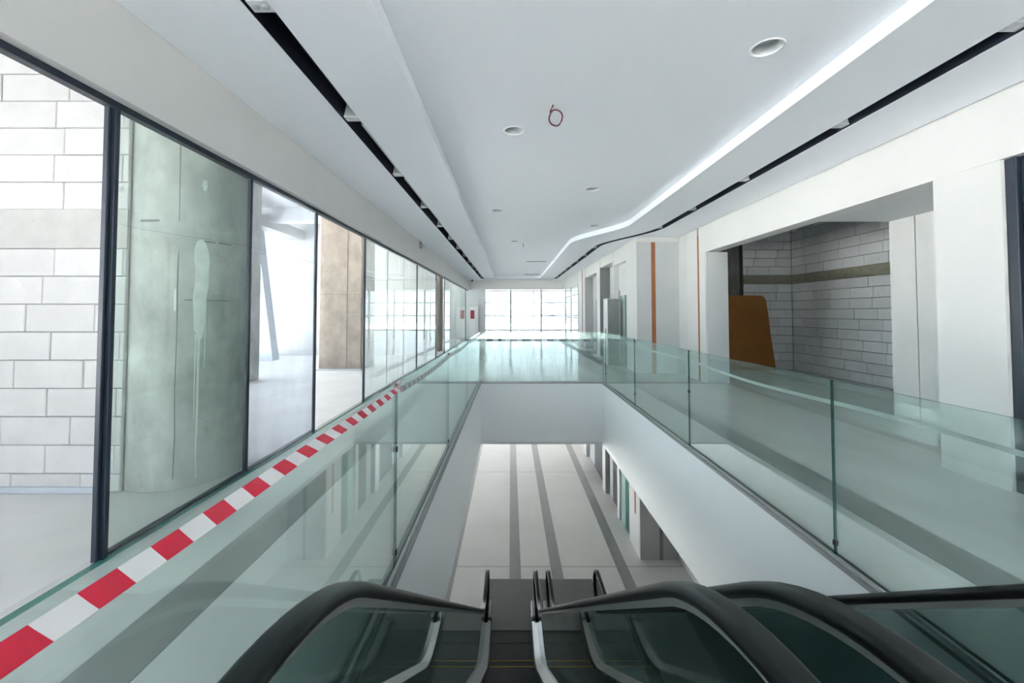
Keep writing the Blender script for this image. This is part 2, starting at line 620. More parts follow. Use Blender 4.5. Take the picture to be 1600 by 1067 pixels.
# ---------------------------------------------------------------- left shopfront
win = thing('window_1', (XG, Y0, 0), 'tall dark-framed glass shopfront along the left side', 'window', 'structure')
MULL = [-5.0, -1.6, 2.80, 4.27, 5.73, 7.66, 11.95, 15.0, 16.9, 24.8]
for y in MULL:
    t = .036 if y < 5 else .032
    cbox('mullion', XG - .004, XG + .034, y - t / 2, y + t / 2, 0, ZH - .003, BLACKF, win, .004)
cbox('mullion', XG - .022, XG + .012, 2.8 - .046, 2.8 - .024, 0, ZH - .003, BLACKF, win, .003)
box('top_rail', XG - .02, XG + .04, Y0, YE, ZH - .045, ZH + .01, BLACKF, win)
for y0, y1 in ((Y0, -5.0), (2.82, 4.25), (4.29, 5.71), (7.68, 15.0), (16.9, YE)):
    box('bottom_rail', XG - .02, XG + .04, y0, y1, -.004, .03, BLACKF, win)
PANES = [(2.82, 4.25, G_GREEN), (4.29, 5.71, G_HAZE), (7.68, 9.08, G_SMEAR), (9.083, 10.49, G_SMEAR), (10.493, 11.93, G_SMEAR), (11.97, 13.4, G_SMEAR),
         (13.403, 14.98, G_SMEAR), (16.92, 18.7, G_SMEAR), (18.703, 20.5, G_SMEAR), (20.503, 22.6, G_SMEAR), (22.603, 24.78, G_CLEAR), (24.82, YE, G_CLEAR), (Y0, -5, G_CLEAR)]
for y0, y1, g in PANES:
    p = box('pane', XG + .004, XG + .016, y0, y1, .028, ZH - .045, g, win)
    if g is G_HAZE:
        p['label'] = 'pane covered by a milky protective film'
for y in (9.08, 10.49, 13.4, 18.7, 20.5, 22.6):
    box('silicone_joint', XG + .002, XG + .019, y - .004, y + .008, .03, ZH - .045, GREYX, win)

# ---------------------------------------------------------------- left units
bwall = box('wall_block', -9.1, -3.5, 3.86, 4.05, 0, 5.0, MORTAR)
struct(bwall, 'white aerated block wall behind the first open bay on the left', 'wall')
BM = {}


def block_mesh(wd, ht, d, m, key):
    k = (round(wd, 3), round(ht, 3), key)
    if k in BM:
        return BM[k]
    c_ = .006
    V = bv(0, wd, 0, d, 0, ht)
    # front face (y = 0) chamfered
    V = [(0, d, 0), (wd, d, 0), (wd, d, ht), (0, d, ht), (0, c_, 0), (wd, c_, 0), (wd, c_, ht), (0, c_, ht), (c_, 0, c_), (wd - c_, 0, c_), (wd - c_, 0, ht - c_), (c_, 0, ht - c_)]
    F = [(8, 9, 10, 11), (4, 5, 9, 8), (5, 6, 10, 9), (6, 7, 11, 10), (7, 4, 8, 11), (0, 1, 5, 4), (1, 2, 6, 5), (2, 3, 7, 6), (3, 0, 4, 7)]
    me = bpy.data.meshes.new('block')
    me.from_pydata(V, [], F)
    me.materials.append(m)
    BM[k] = me
    return me


def lay_row(parent, x0, x1, off, z0, z1, m, key, origin, rz, L=.625, g=.005, d=.03):
    """a course of blocks along local x from x0 to x1; origin/rz place local x,y in the world"""
    xs = [x0]
    x = x0 + (off % L)
    while x < x1 - .02:
        if x > x0 + .02:
            xs.append(x)
        x += L
    xs.append(x1)
    cz, sz = math.cos(rz), math.sin(rz)
    for a, b in zip(xs[:-1], xs[1:]):
        o = bpy.data.objects.new('block', block_mesh(b - a - g, z1 - z0 - g, d, m, key))
        dy = random.uniform(-.004, .004)
        o.location = (origin[0] + cz * (a + g / 2) - sz * dy, origin[1] + sz * (a + g / 2) + cz * dy, z0 + g / 2)
        o.rotation_euler = (0, 0, rz)
        o.parent = parent
        col.objects.link(o)


joint_px = [25.5, 77, 7.5, 77, 25.5, 80.6, 40, 64.5, 82.5, 70]           # where joints fall, course by course
zs = [0, .16] + [.16 + .2535 * i for i in range(1, 9)]
for i in range(9):
    u = joint_px[i % 10]
    xj = (u - 798) / 660 * 3.83
    lay_row(bwall, -9.1, -3.5, xj + 9.1, zs[i], zs[i + 1], BLOCK, 'l', (0, 3.83), 0)
zb = zs[9]
bb = box('bond_beam', -9.1, -3.5, 3.833, 3.86, zb + .003, 2.545, BANDG, bwall)
zz = 2.545
i = 0
while zz < 4.9:
    u = (93, 77, 92, 77, 97, 60)[i % 6]
    xj = (u - 798) / 660 * 3.83
    lay_row(bwall, -9.1, -3.5, xj + 9.1, zz, min(zz + .252, 5.0), BLOCK, 'l', (0, 3.83), 0)
    zz += .252
    i += 1
box('floor_tape', -9.1, -3.6, 3.80, 3.828, 0, .05, mat('blue_grey_sheet', (.45, .50, .56), .5), bwall)

# round concrete column
cxc, cyc, rc = -3.28, 4.33, .505
colm = thing('concrete_column', (cxc, cyc, 0), 'large round bare concrete column behind the green tinted pane', 'column')
V, F = [], []
NA = 72
zl = [0, .9, 1.72, 2.44, 2.47, 3.4, 5.0]
for zi, z in enumerate(zl):
    for a in range(NA):
        q = 2 * math.pi * a / NA
        deg = (a * 360 / NA + 180) % 360 - 180
        r = rc + (.008 if -85 < deg < -58 else 0) + (.006 if zi in (3,) else 0) + .002 * math.sin(a * 1.7 + zi)
        V.append((cxc + r * math.cos(q), cyc + r * math.sin(q), z))
for i in range(len(zl) - 1):
    for a in range(NA):
        F.append((i * NA + a, i * NA + (a + 1) % NA, (i + 1) * NA + (a + 1) % NA, (i + 1) * NA + a))
mesh('shaft', V, F, CONC, colm, smooth=True)


def on_col(name, pts, m, lift=.012):
    """a patch lying on the round column: pts = outline as rows (z, angle from, angle to)"""
    V, F = [], []
    for z, a0, a1 in pts:
        for k in range(5):
            q = R(a0 + (a1 - a0) * k / 4)
            V.append((cxc + (rc + lift) * math.cos(q), cyc + (rc + lift) * math.sin(q), z))
    for i in range(len(pts) - 1):
        for k in range(4):
            F.append((i * 5 + k, i * 5 + k + 1, i * 5 + k + 6, i * 5 + k + 5))
    return mesh(name, V, F, m, colm)


on_col('paint_smear', [(1.36, -46, -43), (1.45, -50, -41), (1.6, -50.5, -40), (1.75, -51.5, -39.5), (1.85, -50, -38), (2.0, -49.5, -38), (2.1, -51, -37.5), (2.2, -51, -39), (2.27, -49, -42), (2.29, -46, -44)], SMEAR)
on_col('paint_drip', [(.08, -45.8, -44.9), (.3, -47, -45.6), (.7, -46.6, -44.8), (1.1, -46.8, -44.8), (1.4, -47, -44)], SMEAR)
on_col('paint_drip', [(.62, -48.6, -48), (1.0, -49, -48), (1.4, -49, -47.4)], SMEAR)
on_col('paint_drip', [(1.08, -41, -40.4), (1.3, -40.6, -39.7), (1.75, -40.8, -39.6)], SMEAR)
on_col('formwork_seam', [(.1, -64.6, -63.8), (.5, -64, -63), (.9, -64.8, -63.9), (1.4, -64, -63.2), (1.9, -64.6, -63.4), (2.5, -64.2, -63.4), (3.1, -64.8, -63.6), (4.9, -64.5, -63.7)], SEAM)
on_col('paint_fleck', [(1.62, -66.5, -64.8), (1.78, -66.8, -65), (1.82, -66, -65.2)], mat('white_fleck', (.85, .86, .84), .6))
on_col('paint_fleck', [(2.76, -44, -42), (2.81, -45.5, -41), (2.86, -44.5, -41.5)], SMEAR)
on_col('pour_line', [(2.43, -100, -64), (2.45, -100, -64)], SEAM)
on_col('pour_line', [(2.27, -44, -15), (2.285, -44, -15)], SEAM, .006)
on_col('pour_line', [(1.715, -62, -15), (1.725, -62, -15)], SEAM, .006)

# square concrete columns
def sq_col(x0, x1, y0, y1, m, label, seams):
    t = thing('concrete_column', ((x0 + x1) / 2, (y0 + y1) / 2, 0), label, 'column')
    cbox('shaft', x0, x1, y0, y1, 0, 5.0, m, t, .02)
    for s in seams:
        box('formwork_seam', *s, SEAM, t)
    return t


c2 = sq_col(-5.42, -4.22, 11.95, 13.1, CONCW, 'broad square concrete column with board seams seen through open left bay',
            [(-4.635, -4.62, 11.944, 11.955, 0, 5), (-5.4, -4.24, 11.945, 11.955, 2.12, 2.13), (-4.62, -4.24, 11.945, 11.955, 1.62, 1.63)])
for z in (.55, 1.35, 2.3, 3.4):
    box('tie_hole', -4.64, -4.615, 11.942, 11.956, z, z + .03, JOINT, c2)
box('floor_sheet', -5.45, -4.15, 11.80, 11.95, -.004, .03, mat('blue_grey_sheet', (.45, .5, .56)), c2)
sq_col(-3.62, -2.95, 17.6, 18.4, CONCW, 'narrow warm grey concrete column behind the far open bay on left', [(-3.3, -3.29, 17.594, 17.605, 0, 5)])
sq_col(-6.9, -6.1, 9.6, 10.3, CONC, 'grey concrete column deep inside the left unit', [])
# partition and facade of the left units
pw = box('wall_partition', -9.6, -2.8, 16.0, 16.15, 0, 5.0, PLASTER)
struct(pw, 'pale plaster wall at the back of the left shop unit', 'wall')


def facade_left(name, y0, y1, label, g=None):
    w_ = thing(name, (-8.9, y0, 0), label, 'window', 'structure')
    slant = lambda z: -8.9 - .12 * z
    nb = max(1, round((y1 - y0) / 1.5))
    st = (y1 - y0) / nb
    for k in range(nb + 1):
        y = y0 + st * k
        V = []
        for z in (-.3, 5.0):
            x = slant(z)
            V += [(x - .06, y - .025, z), (x + .06, y - .025, z), (x + .06, y + .025, z), (x - .06, y + .025, z)]
        mesh('mullion', V, BF, LGREY, w_)
    for z in (.02, 1.2, 2.4, 3.6, 4.8):
        x = slant(z)
        box('transom', x - .05, x + .05, y0, y1, z - .025, z + .025, LGREY, w_)
    for k in range(nb):
        a, b = y0 + st * k + .025, y0 + st * (k + 1) - .025
        V = []
        for z in (0, 4.95):
            x = slant(z)
            V += [(x - .006, a, z), (x + .006, a, z), (x + .006, b, z), (x - .006, b, z)]
        mesh('pane', V, BF, g or G_FACADE, w_)
    return w_


facade_left('window_2', 4.06, 15.99, 'leaning glazed outer facade of the left shop unit', G_LOW)
facade_left('window_3_added', Y0, 0.2, 'unseen leaning facade beside the camera, sized for its light', G_TINT)  # unseen; length and tint set the daylight reaching the block wall
facade_left('window_4', 16.16, YE, 'leaning glazed outer facade of the far left unit', G_TINT)
struct(box('wall_left_blocker', -9.5, -8.95, 0.2, 3.83, 0, 5.0, PLASTER), 'unseen wall added beside the camera to cut daylight', 'wall')  # unseen, added to keep daylight off the left block wall
struct(boxes('wall_rear_blockers', [(-9.8, -2.75, Y0 - .15, Y0, -.3, 5.0), (4.5, 9.5, Y0 - .15, Y0, -.3, 4.5)], PLASTER), 'unseen rear walls added either side of the camera to shut out sky', 'wall')  # unseen, added to close both units against direct sky
struct(box('wall_left_end', -9.8, -2.9, YE, YE + .15, 0, 5.0, PLASTER), 'end wall of the far left unit', 'wall')
# leaning steel column
V = []
for z, x in ((0, -8.22), (5.0, -8.92)):
    V += [(x - .25, 14.2, z), (x + .25, 14.2, z), (x + .25, 14.6, z), (x - .25, 14.6, z)]
lc = mesh('steel_column', V, BF, STEELW)
tag(lc, 'leaning pale blue steel column before the left facade', 'column')

# ---------------------------------------------------------------- right wall
wr = box('wall_right', XR, XR + .5, 9.72, YJ, 0, 4.5, MORTAR)
struct(wr, 'white panelled wall between the open shop and the jog', 'wall')
for y0, y1 in ((9.72, 10.02), (10.11, 10.74), (10.75, 10.86), (10.87, YJ)):
    box('wall_panel', XR - .02, XR, y0, y1, 0, ZC + .1, WHITE, wr)
cbox('wood_strip', XR - .022, XR - .002, 10.022, 10.108, 0, 3.45, WOOD, wr, .003)
wf = box('wall_right', XR - .02, XR + .25, Y0, 9.72, ZH - .01, 4.5, WHITE)
struct(wf, 'white fascia band above the open shop on the right', 'wall')
wp = box('wall_right', XR - .012, XR + .25, 3.83, 4.45, 0, ZH - .01, WHITE)
struct(wp, 'white pillar between the open shop and the dark shopfront', 'wall')
wj = box('wall_jog', XJ, XR + .5, YJ, YJ + .12, 0, 4.5, WHITE)
struct(wj, 'grey return wall with one orange-brown strip at the jog', 'wall')
for x0, x1 in ((XJ, 3.75), (3.86, XR - .02)):
    box('wall_panel', x0, x1, YJ - .012, YJ, 0, ZC - .12, GREYW, wj)
box('wall_panel', XJ, XR - .02, YJ - .02, YJ, ZC - .12, ZC + .1, WHITE, wj)
cbox('wood_strip', 3.752, 3.858, YJ - .02, YJ - .001, 0, ZC - .13, WOOD, wj, .003)

# open shop on the right
sr = struct(box('ceiling_shop', XR + .25, 5.82, 4.45, 6.45, ZH - .01, ZH + .1, LGREY), 'white soffit inside the entrance of the right shop', 'ceiling')
jamb = struct(box('wall_shop_jamb', XR, XR + .5, 9.70, 9.72, 0, ZH - .01, LGREY), 'grey reveal on the far side of the open shop', 'wall')
we = box('wall_shop_entrance', 5.83, 5.95, 3.8, 6.45, 0, 3.9, JOINT)
struct(we, 'white panelled side wall inside the right shop entrance', 'wall')
for y0, y1 in ((3.8, 5.70), (5.715, 6.03), (6.045, 6.45)):
    box('wall_panel', 5.81, 5.83, y0, y1, 0, ZH, WHITE, we)
XS, YS = 8.0, 12.0
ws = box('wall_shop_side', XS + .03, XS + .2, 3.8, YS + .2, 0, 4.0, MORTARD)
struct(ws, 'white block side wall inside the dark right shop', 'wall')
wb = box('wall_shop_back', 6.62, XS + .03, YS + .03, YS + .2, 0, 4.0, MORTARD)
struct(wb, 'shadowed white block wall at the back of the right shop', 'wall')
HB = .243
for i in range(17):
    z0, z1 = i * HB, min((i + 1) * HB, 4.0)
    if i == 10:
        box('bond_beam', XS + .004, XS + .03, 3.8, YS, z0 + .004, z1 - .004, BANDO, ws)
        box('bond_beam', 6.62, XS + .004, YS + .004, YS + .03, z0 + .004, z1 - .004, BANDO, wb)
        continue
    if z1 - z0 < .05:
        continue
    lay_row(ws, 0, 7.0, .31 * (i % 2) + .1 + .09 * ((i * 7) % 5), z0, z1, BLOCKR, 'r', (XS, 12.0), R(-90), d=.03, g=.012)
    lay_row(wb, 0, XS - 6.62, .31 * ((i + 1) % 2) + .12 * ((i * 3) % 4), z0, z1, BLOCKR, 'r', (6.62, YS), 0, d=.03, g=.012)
struct(boxes('wall_shop_rear', [(4.9, 6.62, 14.2, 14.3, 0, 4), (6.62, 6.72, YS + .2, 14.2, 0, 4), (4.9, 5.0, 9.72, 14.2, 0, 4)], CONC), 'dark rear store walls behind the right shop', 'wall')
struct(box('wall_shop_front', 5.95, XS + .03, 3.8, 3.9, 0, 4, CONC), 'near end wall of the right shop', 'wall')
struct(boxes('ceiling_shop', [(XR + .25, 9.5, 3.8, 14.3, 4.0, 4.12)], SLAB), 'unlit concrete ceiling of the right shop', 'ceiling')
# orange board
bo = thing('board', (6.6, YS - .1, 0), 'large orange painted board leaning at the back of the dark shop', 'board')
V, F = [], []
bp = [(5.35, 0.0), (7.40, 0.0), (7.36, .4), (7.30, 1.0), (7.26, 1.6), (7.22, 1.95), (7.17, 2.05), (7.10, 2.09), (5.35, 2.10)]
for d in (0, -.03):
    V += [(x, YS - .02 + d - .12 * (1 - z / 2.1), z + .004) for x, z in bp]
nb = len(bp)
F = [tuple(range(nb)), tuple(range(nb, 2 * nb))] + [(i, (i + 1) % nb, nb + (i + 1) % nb, nb + i) for i in range(nb)]
mesh('panel', V, F, BOARD, bo)

# dark shopfront beside the pillar on the right
w5 = thing('window_5', (XR, Y0, 0), 'dark blue framed shopfront at the right edge', 'window', 'structure')
for y0, y1, x in ((3.74, 3.83, .02), (3.58, 3.66, .05), (1.9, 2.0, .05), (0, .1, .05), (-3, -2.9, .05)):
    cbox('mullion', XR + x, XR + x + .09, y0, y1, 0, ZH - .01, BLACKF, w5, .006)
cbox('door_stile', XR + .06, XR + .10, 3.66, 3.74, 0, ZH - .01, BLACKF, w5, .006)
box('bottom_rail', XR + .05, XR + .12, Y0, 3.74, 0, .10, BLACKF, w5)
for y0, y1 in ((2.0, 3.58), (.1, 1.9), (-2.9, 0), (Y0, -3)):
    box('pane', XR + .08, XR + .092, y0, y1, .1, ZH - .01, G_DARK, w5)
struct(boxes('wall_right_unit', [(XR + 2.6, XR + 2.7, Y0, 3.8, 0, 4)], CONC), 'dim back wall of the dark right unit', 'wall')

# right wall past the jog, both levels
def far_right(zf, zt, names, yo, low):
    """white piers with recessed doors; zf floor, zt head"""
    segs = [(YJ + .12, 12.25), (13.8, 13.9) if not low else (13.35, 13.6), (15.9, 16.5) if not low else (15.3, 15.75), (19.1, 21.0)]
    lv = 'lower level' if low else 'gallery'
    for i, (a, b) in enumerate(segs):
        ord_ = ('first', 'second', 'third', 'fourth')[i]
        p_ = box('wall_right', XJ, XJ + .45, a - yo, b - yo, zf, zt, WHITE)
        struct(p_, f'{ord_} white pier past the jog on the {lv} right side', 'wall')
        if i == 3 and not low:
            box('wood_strip', XJ - .012, XJ, 19.75, 19.85, zf, zt - .15, mat('red_strip', (.35, .05, .05), .5), p_)
        if i == 0 and low:
            box('wood_strip', XJ - .010, XJ, 11.62 - yo, 11.70 - yo, ZL + 1.0, zt, WOOD, p_)
    return segs


hd = 2.95
segs = far_right(0, 4.5, None, 0, False)
struct(boxes('wall_right', [(XJ + .02, XJ + .45, 12.25, 13.8, hd + .2, 4.5), (XJ + .02, XJ + .45, 13.9, 15.9, hd + .35, 4.5), (XJ + .02, XJ + .45, 16.5, 19.1, hd + .25, 4.5), (XJ - .01, XJ + .2, 21, YE, ZH + .03, 4.5)], WHITE),
       'white lintels above the recessed doors past the jog', 'wall')
# recess A: white frame, green glass door
da = thing('door_1', (XJ + .2, 12.25, 0), 'green glass door in white frame just past the jog', 'door', 'structure')
box('backing', XJ + .18, XJ + .45, 12.25, 13.8, 0, hd + .2, WHITE, da)
box('over_panel', XJ + .165, XJ + .18, 12.5, 13.55, 2.25, hd + .05, LGREY, da)
box('frame', XJ + .14, XJ + .18, 13.55, 13.7, 0, 2.3, WHITE, da)
box('frame', XJ + .14, XJ + .18, 12.3, 13.7, 2.15, 2.25, WHITE, da)
box('door_leaf', XJ + .15, XJ + .17, 12.35, 13.02, .02, 2.15, GREEND, da)
box('side_light', XJ + .15, XJ + .17, 13.02, 13.55, .02, 2.15, MINT, da)
db = thing('door_2', (XJ + .4, 13.9, 0), 'grey lift recess behind the tall grey box', 'door', 'structure')
box('backing', XJ + .38, XJ + .45, 13.9, 15.9, 0, hd + .35, GREYW, db)
box('door_leaf', XJ + .36, XJ + .38, 14.2, 15.5, 0, 2.3, ALUD, db)
box('reveal', XJ, XJ + .38, 15.88, 15.9, 0, hd + .35, CRATE, db)
dc = thing('door_3', (XJ + .36, 16.5, 0), 'dark narrow door in the last recess on gallery right side', 'door', 'structure')
box('backing', XJ + .36, XJ + .45, 16.5, 19.1, 0, hd + .25, GREYW, dc)
box('door_leaf', XJ + .34, XJ + .36, 17.0, 18.3, 0, 2.2, DARKD, dc)
box('reveal', XJ, XJ + .36, 19.08, 19.1, 0, hd + .25, GREYW, dc)
# tall grey box
gb = thing('cladding_box', (3.16, 13.3, 0), 'tall grey box standing against the recess on the right', 'box')
cbox('body', 2.985, 3.345, 13.0, 13.56, .0, 2.03, CRATE, gb, .012)
box('white_side', 2.973, 2.985, 13.01, 13.55, .01, 2.02, WHITE, gb)
box('lid', 2.965, 3.35, 12.98, 13.58, 2.03, 2.05, WHITE, gb)
box('call_panel', 2.964, 2.973, 13.2, 13.28, .95, 1.12, CLIP, gb)

# lower level right side
far_right(ZL, ZS, None, .1, True)
struct(box('wall_right', XJ, 4.40, 11.15, 11.27, ZL, ZS, GREYW), 'grey lower level return wall with a dark strip', 'wall')
lj = [o for o in col.objects if o.get('label') == 'grey lower level return wall with a dark strip'][0]
box('dark_strip', 3.86, 3.95, 11.135, 11.15, ZL, ZS, CRATE, lj)
struct(box('wall_right', 4.36, 4.5, -3, 11.15, ZL, ZS, WHITE), 'white lower level side wall beside the escalators', 'wall')
for k, (a, b, kind) in enumerate(((12.15, 13.25, 'g'), (13.5, 15.2, 'd'), (15.65, 19.0, 'd2'))):
    nm = ('mint and dark green glass door on the lower level', 'dark door between grey panels on the lower level', 'dark door in the far recess of the lower level')[k]
    d_ = thing(f'door_{4 + k}', (XJ + .3, a, ZL), nm, 'door', 'structure')
    bk = .08 if kind == 'g' else .16
    box('backing', XJ + bk, XJ + .45, a, b, ZL, ZS, GREYW, d_)
    if kind == 'g':
        box('side_light', XJ + .06, XJ + .08, a + .62, b, ZL + .02, ZS, MINT, d_)
        box('door_leaf', XJ + .05, XJ + .07, a, a + .6, ZL + .02, ZS, GREEND, d_)
    else:
        box('reveal', XJ + .005, XJ + .16, b - .02, b, ZL, ZS, CRATE if kind == 'd' else GREYW, d_)
        box('door_leaf', XJ + .14, XJ + .16, a + .35, a + .55 + (.6 if kind == 'd' else 1.6), ZL, ZS, DARKD, d_)
struct(box('wall_right', XJ + .2, XJ + .5, 21, YF, ZL, ZS, WHITE), 'white lower level wall towards the far facade', 'wall')

# ---------------------------------------------------------------- far end
we_ = struct(box('wall_end', XFA - .1, -1.62, YE, YE + .15, 0, ZH + .03, GREYW), 'grey end wall holding the fire hose cabinet', 'wall')
hc = thing('hose_cabinet', (-2.22, YE - .1, .25), 'white fire hose cabinet with a red panel on end wall', 'cabinet')
cbox('body', -2.5, -1.98, YE - .1, YE, .12, 2.0, WHITE, hc, .01)
cbox('red_panel', -2.47, -2.22, YE - .115, YE - .1, 1.25, 1.77, RED, hc, .005)
box('panel_frame', -2.5, -2.19, YE - .108, YE - .1, 1.22, 1.80, LGREY, hc)
box('door_leaf', -2.17, -2.0, YE - .106, YE - .1, .2, 1.95, LGREY, hc)
w6 = thing('window_6', (-1.6, YE, 0), 'glass partition closing the far end of the corridor', 'window', 'structure')
for x in (-1.6, 0.0, 1.88, 3.42):
    cbox('mullion', x - .05, x + .05, YE + .01, YE + .10, 0, ZH + .03, GREYW, w6, .005)
for x0, x1 in ((-1.55, -.05), (.05, 1.83), (1.93, 3.37)):
    p = box('pane', x0, x1, YE + .04, YE + .052, .02, ZH + .03, G_FACADE, w6)
for x in (-.98, 2.56):
    for s in (1, -1):
        a = Vector((x - .12, YE + .036, 1.45 - .16 * s))
        b = Vector((x + .12, YE + .036, 1.45 + .16 * s))
        tube('tape_cross', [a, b], .012, GREYX, w6, 4)
w7 = thing('window_7', (XJ, 21, 0), 'glazed side bay at the far right end of the corridor', 'window', 'structure')
for y in (21.03, 23.6, YE - .03):
    box('mullion', XJ - .02, XJ + .05, y - .03, y + .03, 0, ZH + .03, GREYW, w7)
for z in (.06, 1.36, 2.55):
    box('transom', XJ - .01, XJ + .04, 21, YE, z - .03, z + .03, LGREY, w7)
for y0, y1 in ((21.06, 23.57), (23.63, YE - .06)):
    box('pane', XJ + .01, XJ + .022, y0, y1, .02, ZH + .03, G_FACADE, w7)
# lobby beyond, far facades on both levels
struct(box('ceiling_lobby', -2.9, 9.5, YE + .15, YF, 3.7, 3.8, CEIL), 'white ceiling of the bright lobby beyond the partition', 'ceiling')

struct(box('wall_lobby_right_blocker', 8.6, 8.8, 14.3, YF, 0, 4.5, WHITE), 'unseen white wall added right of the lobby to block sunlight', 'wall')  # unseen, added to stop sun flooding the lobby and far end
struct(box('wall_lobby_left_blocker', -2.95, -2.8, YE + .15, YF, 0, 3.7, WHITE), 'unseen wall added left of the lobby to cut daylight', 'wall')  # unseen, added so the lobby is less brightly lit


def facade_end(name, x0, x1, z0, zt, xs, zs_, label):
    w_ = thing(name, (x0, YF, z0), label, 'window', 'structure')
    for x in xs:
        box('mullion', x - .05, x + .05, YF - .08, YF + .08, z0, zt, GREYW, w_)
    for z in zs_:
        box('transom', x0, x1, YF - .06, YF + .06, z - .06, z + .06, GREYW, w_)
    xx = sorted([x0] + list(xs) + [x1])
    for a, b in zip(xx[:-1], xx[1:]):
        if b - a > .1:
            box('pane', a + .05, b - .05, YF - .006, YF + .006, z0, zt, G_SOLAR if z0 > -1 else G_TINT, w_)


facade_end('window_8', -2.9, 9.5, 0, 3.7, (-2.9, -.79, 2.1, 6.0, 9.4), (.06, 1.36, 2.55, 3.65), 'large bright facade window beyond the far partition')
facade_end('window_9_added', -9.2, XJ + .3, ZL, ZS, (-9.1, -6, -3, 0, 3), (ZL + .05, ZL + 1.7, ZS - .05), 'unseen facade window added at the lower far end for light')  # unseen, added to light the lower floor from the far end
w10 = thing('window_10_added', (-9.1, 5, ZL), 'unseen glazing added along the lower left to bring in light', 'window', 'structure')  # unseen, added to bring daylight into the lower level
struct(box('wall_left_low_blocker', -9.2, -9.0, -3, 12, ZL, ZS, WHITE), 'unseen solid wall added at lower left to hold back daylight', 'wall')  # unseen, added to darken the near part of the lower level
for y in range(12, 40, 3):
    box('mullion', -9.15, -9.05, y - .04, y + .04, ZL, ZS, LGREY, w10)
    if y < 39:
        box('pane', -9.106, -9.094, y + .04, y + 2.96, ZL, ZS, G_TINT, w10)
# unseen rear facade, added behind the camera to let daylight in
w11 = thing('window_11_added', (0, Y0, 0), 'unseen glazed facade added behind the camera for daylight', 'window', 'structure')
for x in (-2.5, -.8, .9, 2.6, 4.4):
    box('mullion', x - .04, x + .04, Y0 - .05, Y0 + .05, 0, ZC, LGREY, w11)
for x in (-2.5, -.8, .9, 2.6):
    box('pane', x + .04, x + (1.76 if x > 2 else 1.66), Y0 - .006, Y0 + .006, 0, ZC, G_TINT, w11)
struct(boxes('wall_low_near', [(-9.2, 9, -3.1, -3, ZL, ZS)], WHITE), 'near wall of the lower level below the camera', 'wall')

# ================================================================== OBJECTS
# ---------------------------------------------------------------- glass balustrades
ZB = 1.158


def bal_pane(p, x0, x1, y0, y1):
    fx = (x1 - x0) < (y1 - y0)
    # big faces glass, narrow faces edge
    fm = [1, 1, 1, 0, 1, 0] if fx else [1, 1, 0, 1, 0, 1]
    return box('pane', x0, x1, y0, y1, 0, ZB, [G_BAL, G_EDGE], p, fm)


def clip(p, x, y, z=1.12, ax=0):
    cbox('clip', x - .014, x + .014, y - .011, y + .011, z - .018, z + .018, CLIP, p, .003)


XLB, XRB, YFB = VX0 - .052, VX1 + .030, VY1 + .035
JYL = [-1.8, .45, 2.70, 4.94, 7.17, 9.40]
JYR = [-1.7, .55, 2.81, 5.06, 7.27, 9.50]
bl = thing('glass_balustrade', (XLB, 5, 0), 'green glass balustrade on the left rim of the escalator void', 'railing')
br = thing('glass_balustrade', (XRB, 5, 0), 'green glass balustrade on the right rim of the escalator void', 'railing')
bf = thing('glass_balustrade', (.7, YFB, 0), 'green glass balustrade across the far rim of the void', 'railing')
T = .017
for k in range(5):
    for p, x, JY in ((bl, XLB, JYL), (br, XRB, JYR)):
        bal_pane(p, x, x + T, JY[k] + .004, JY[k + 1] - .004)
for x, y, z, p in ((XLB, 4.94, 1.12, bl), (XLB, 7.17, 1.125, bl), (XLB, 2.70, .74, bl), (XLB, 2.70, .10, bl), (XLB, 4.94, .12, bl),
                   (XRB, 7.27, 1.12, br), (XRB, 5.06, .67, br), (XRB, 7.27, .22, br), (XRB, 9.50, .24, br), (XRB, 2.81, .10, br)):
    clip(p, x + T / 2, y, z)
bal_pane(bl, XLB, XLB + T, 9.404, YFB - .004)
bal_pane(br, XRB, XRB + T, 9.504, YFB - .004)
bal_pane(bf, XLB + T + .004, .684, YFB, YFB + T)
bal_pane(bf, .692, XRB - .004, YFB, YFB + T)
for p, x in ((bl, XLB), (br, XRB)):
    for s in (-1, 1):
        xc = x + T / 2 + s * .022
        box('base_channel', xc - .009, xc + .009, VY0, VY1 + .01, 0, .035, ALU, p)
for s in (-1, 1):
    yc = YFB + T / 2 + s * .022
    box('base_channel', XLB + .05, XRB - .04, yc - .009, yc + .009, 0, .03, ALU, bf)


# ---------------------------------------------------------------- barrier tapes
def ribbon(name, rows, m, label, origin):
    """rows: (upper edge point, lower edge point)"""
    t = bpy.data.meshes.new(name)
    V, F = [], []
    for a, b in rows:
        V += [a, b]
    for i in range(len(rows) - 1):
        F.append((2 * i, 2 * i + 1, 2 * i + 3, 2 * i + 2))
    o = mesh(name, V, F, m)
    so_ = o.modifiers.new('thickness', 'SOLIDIFY')
    so_.thickness = .0006
    return tag(o, label, 'tape')


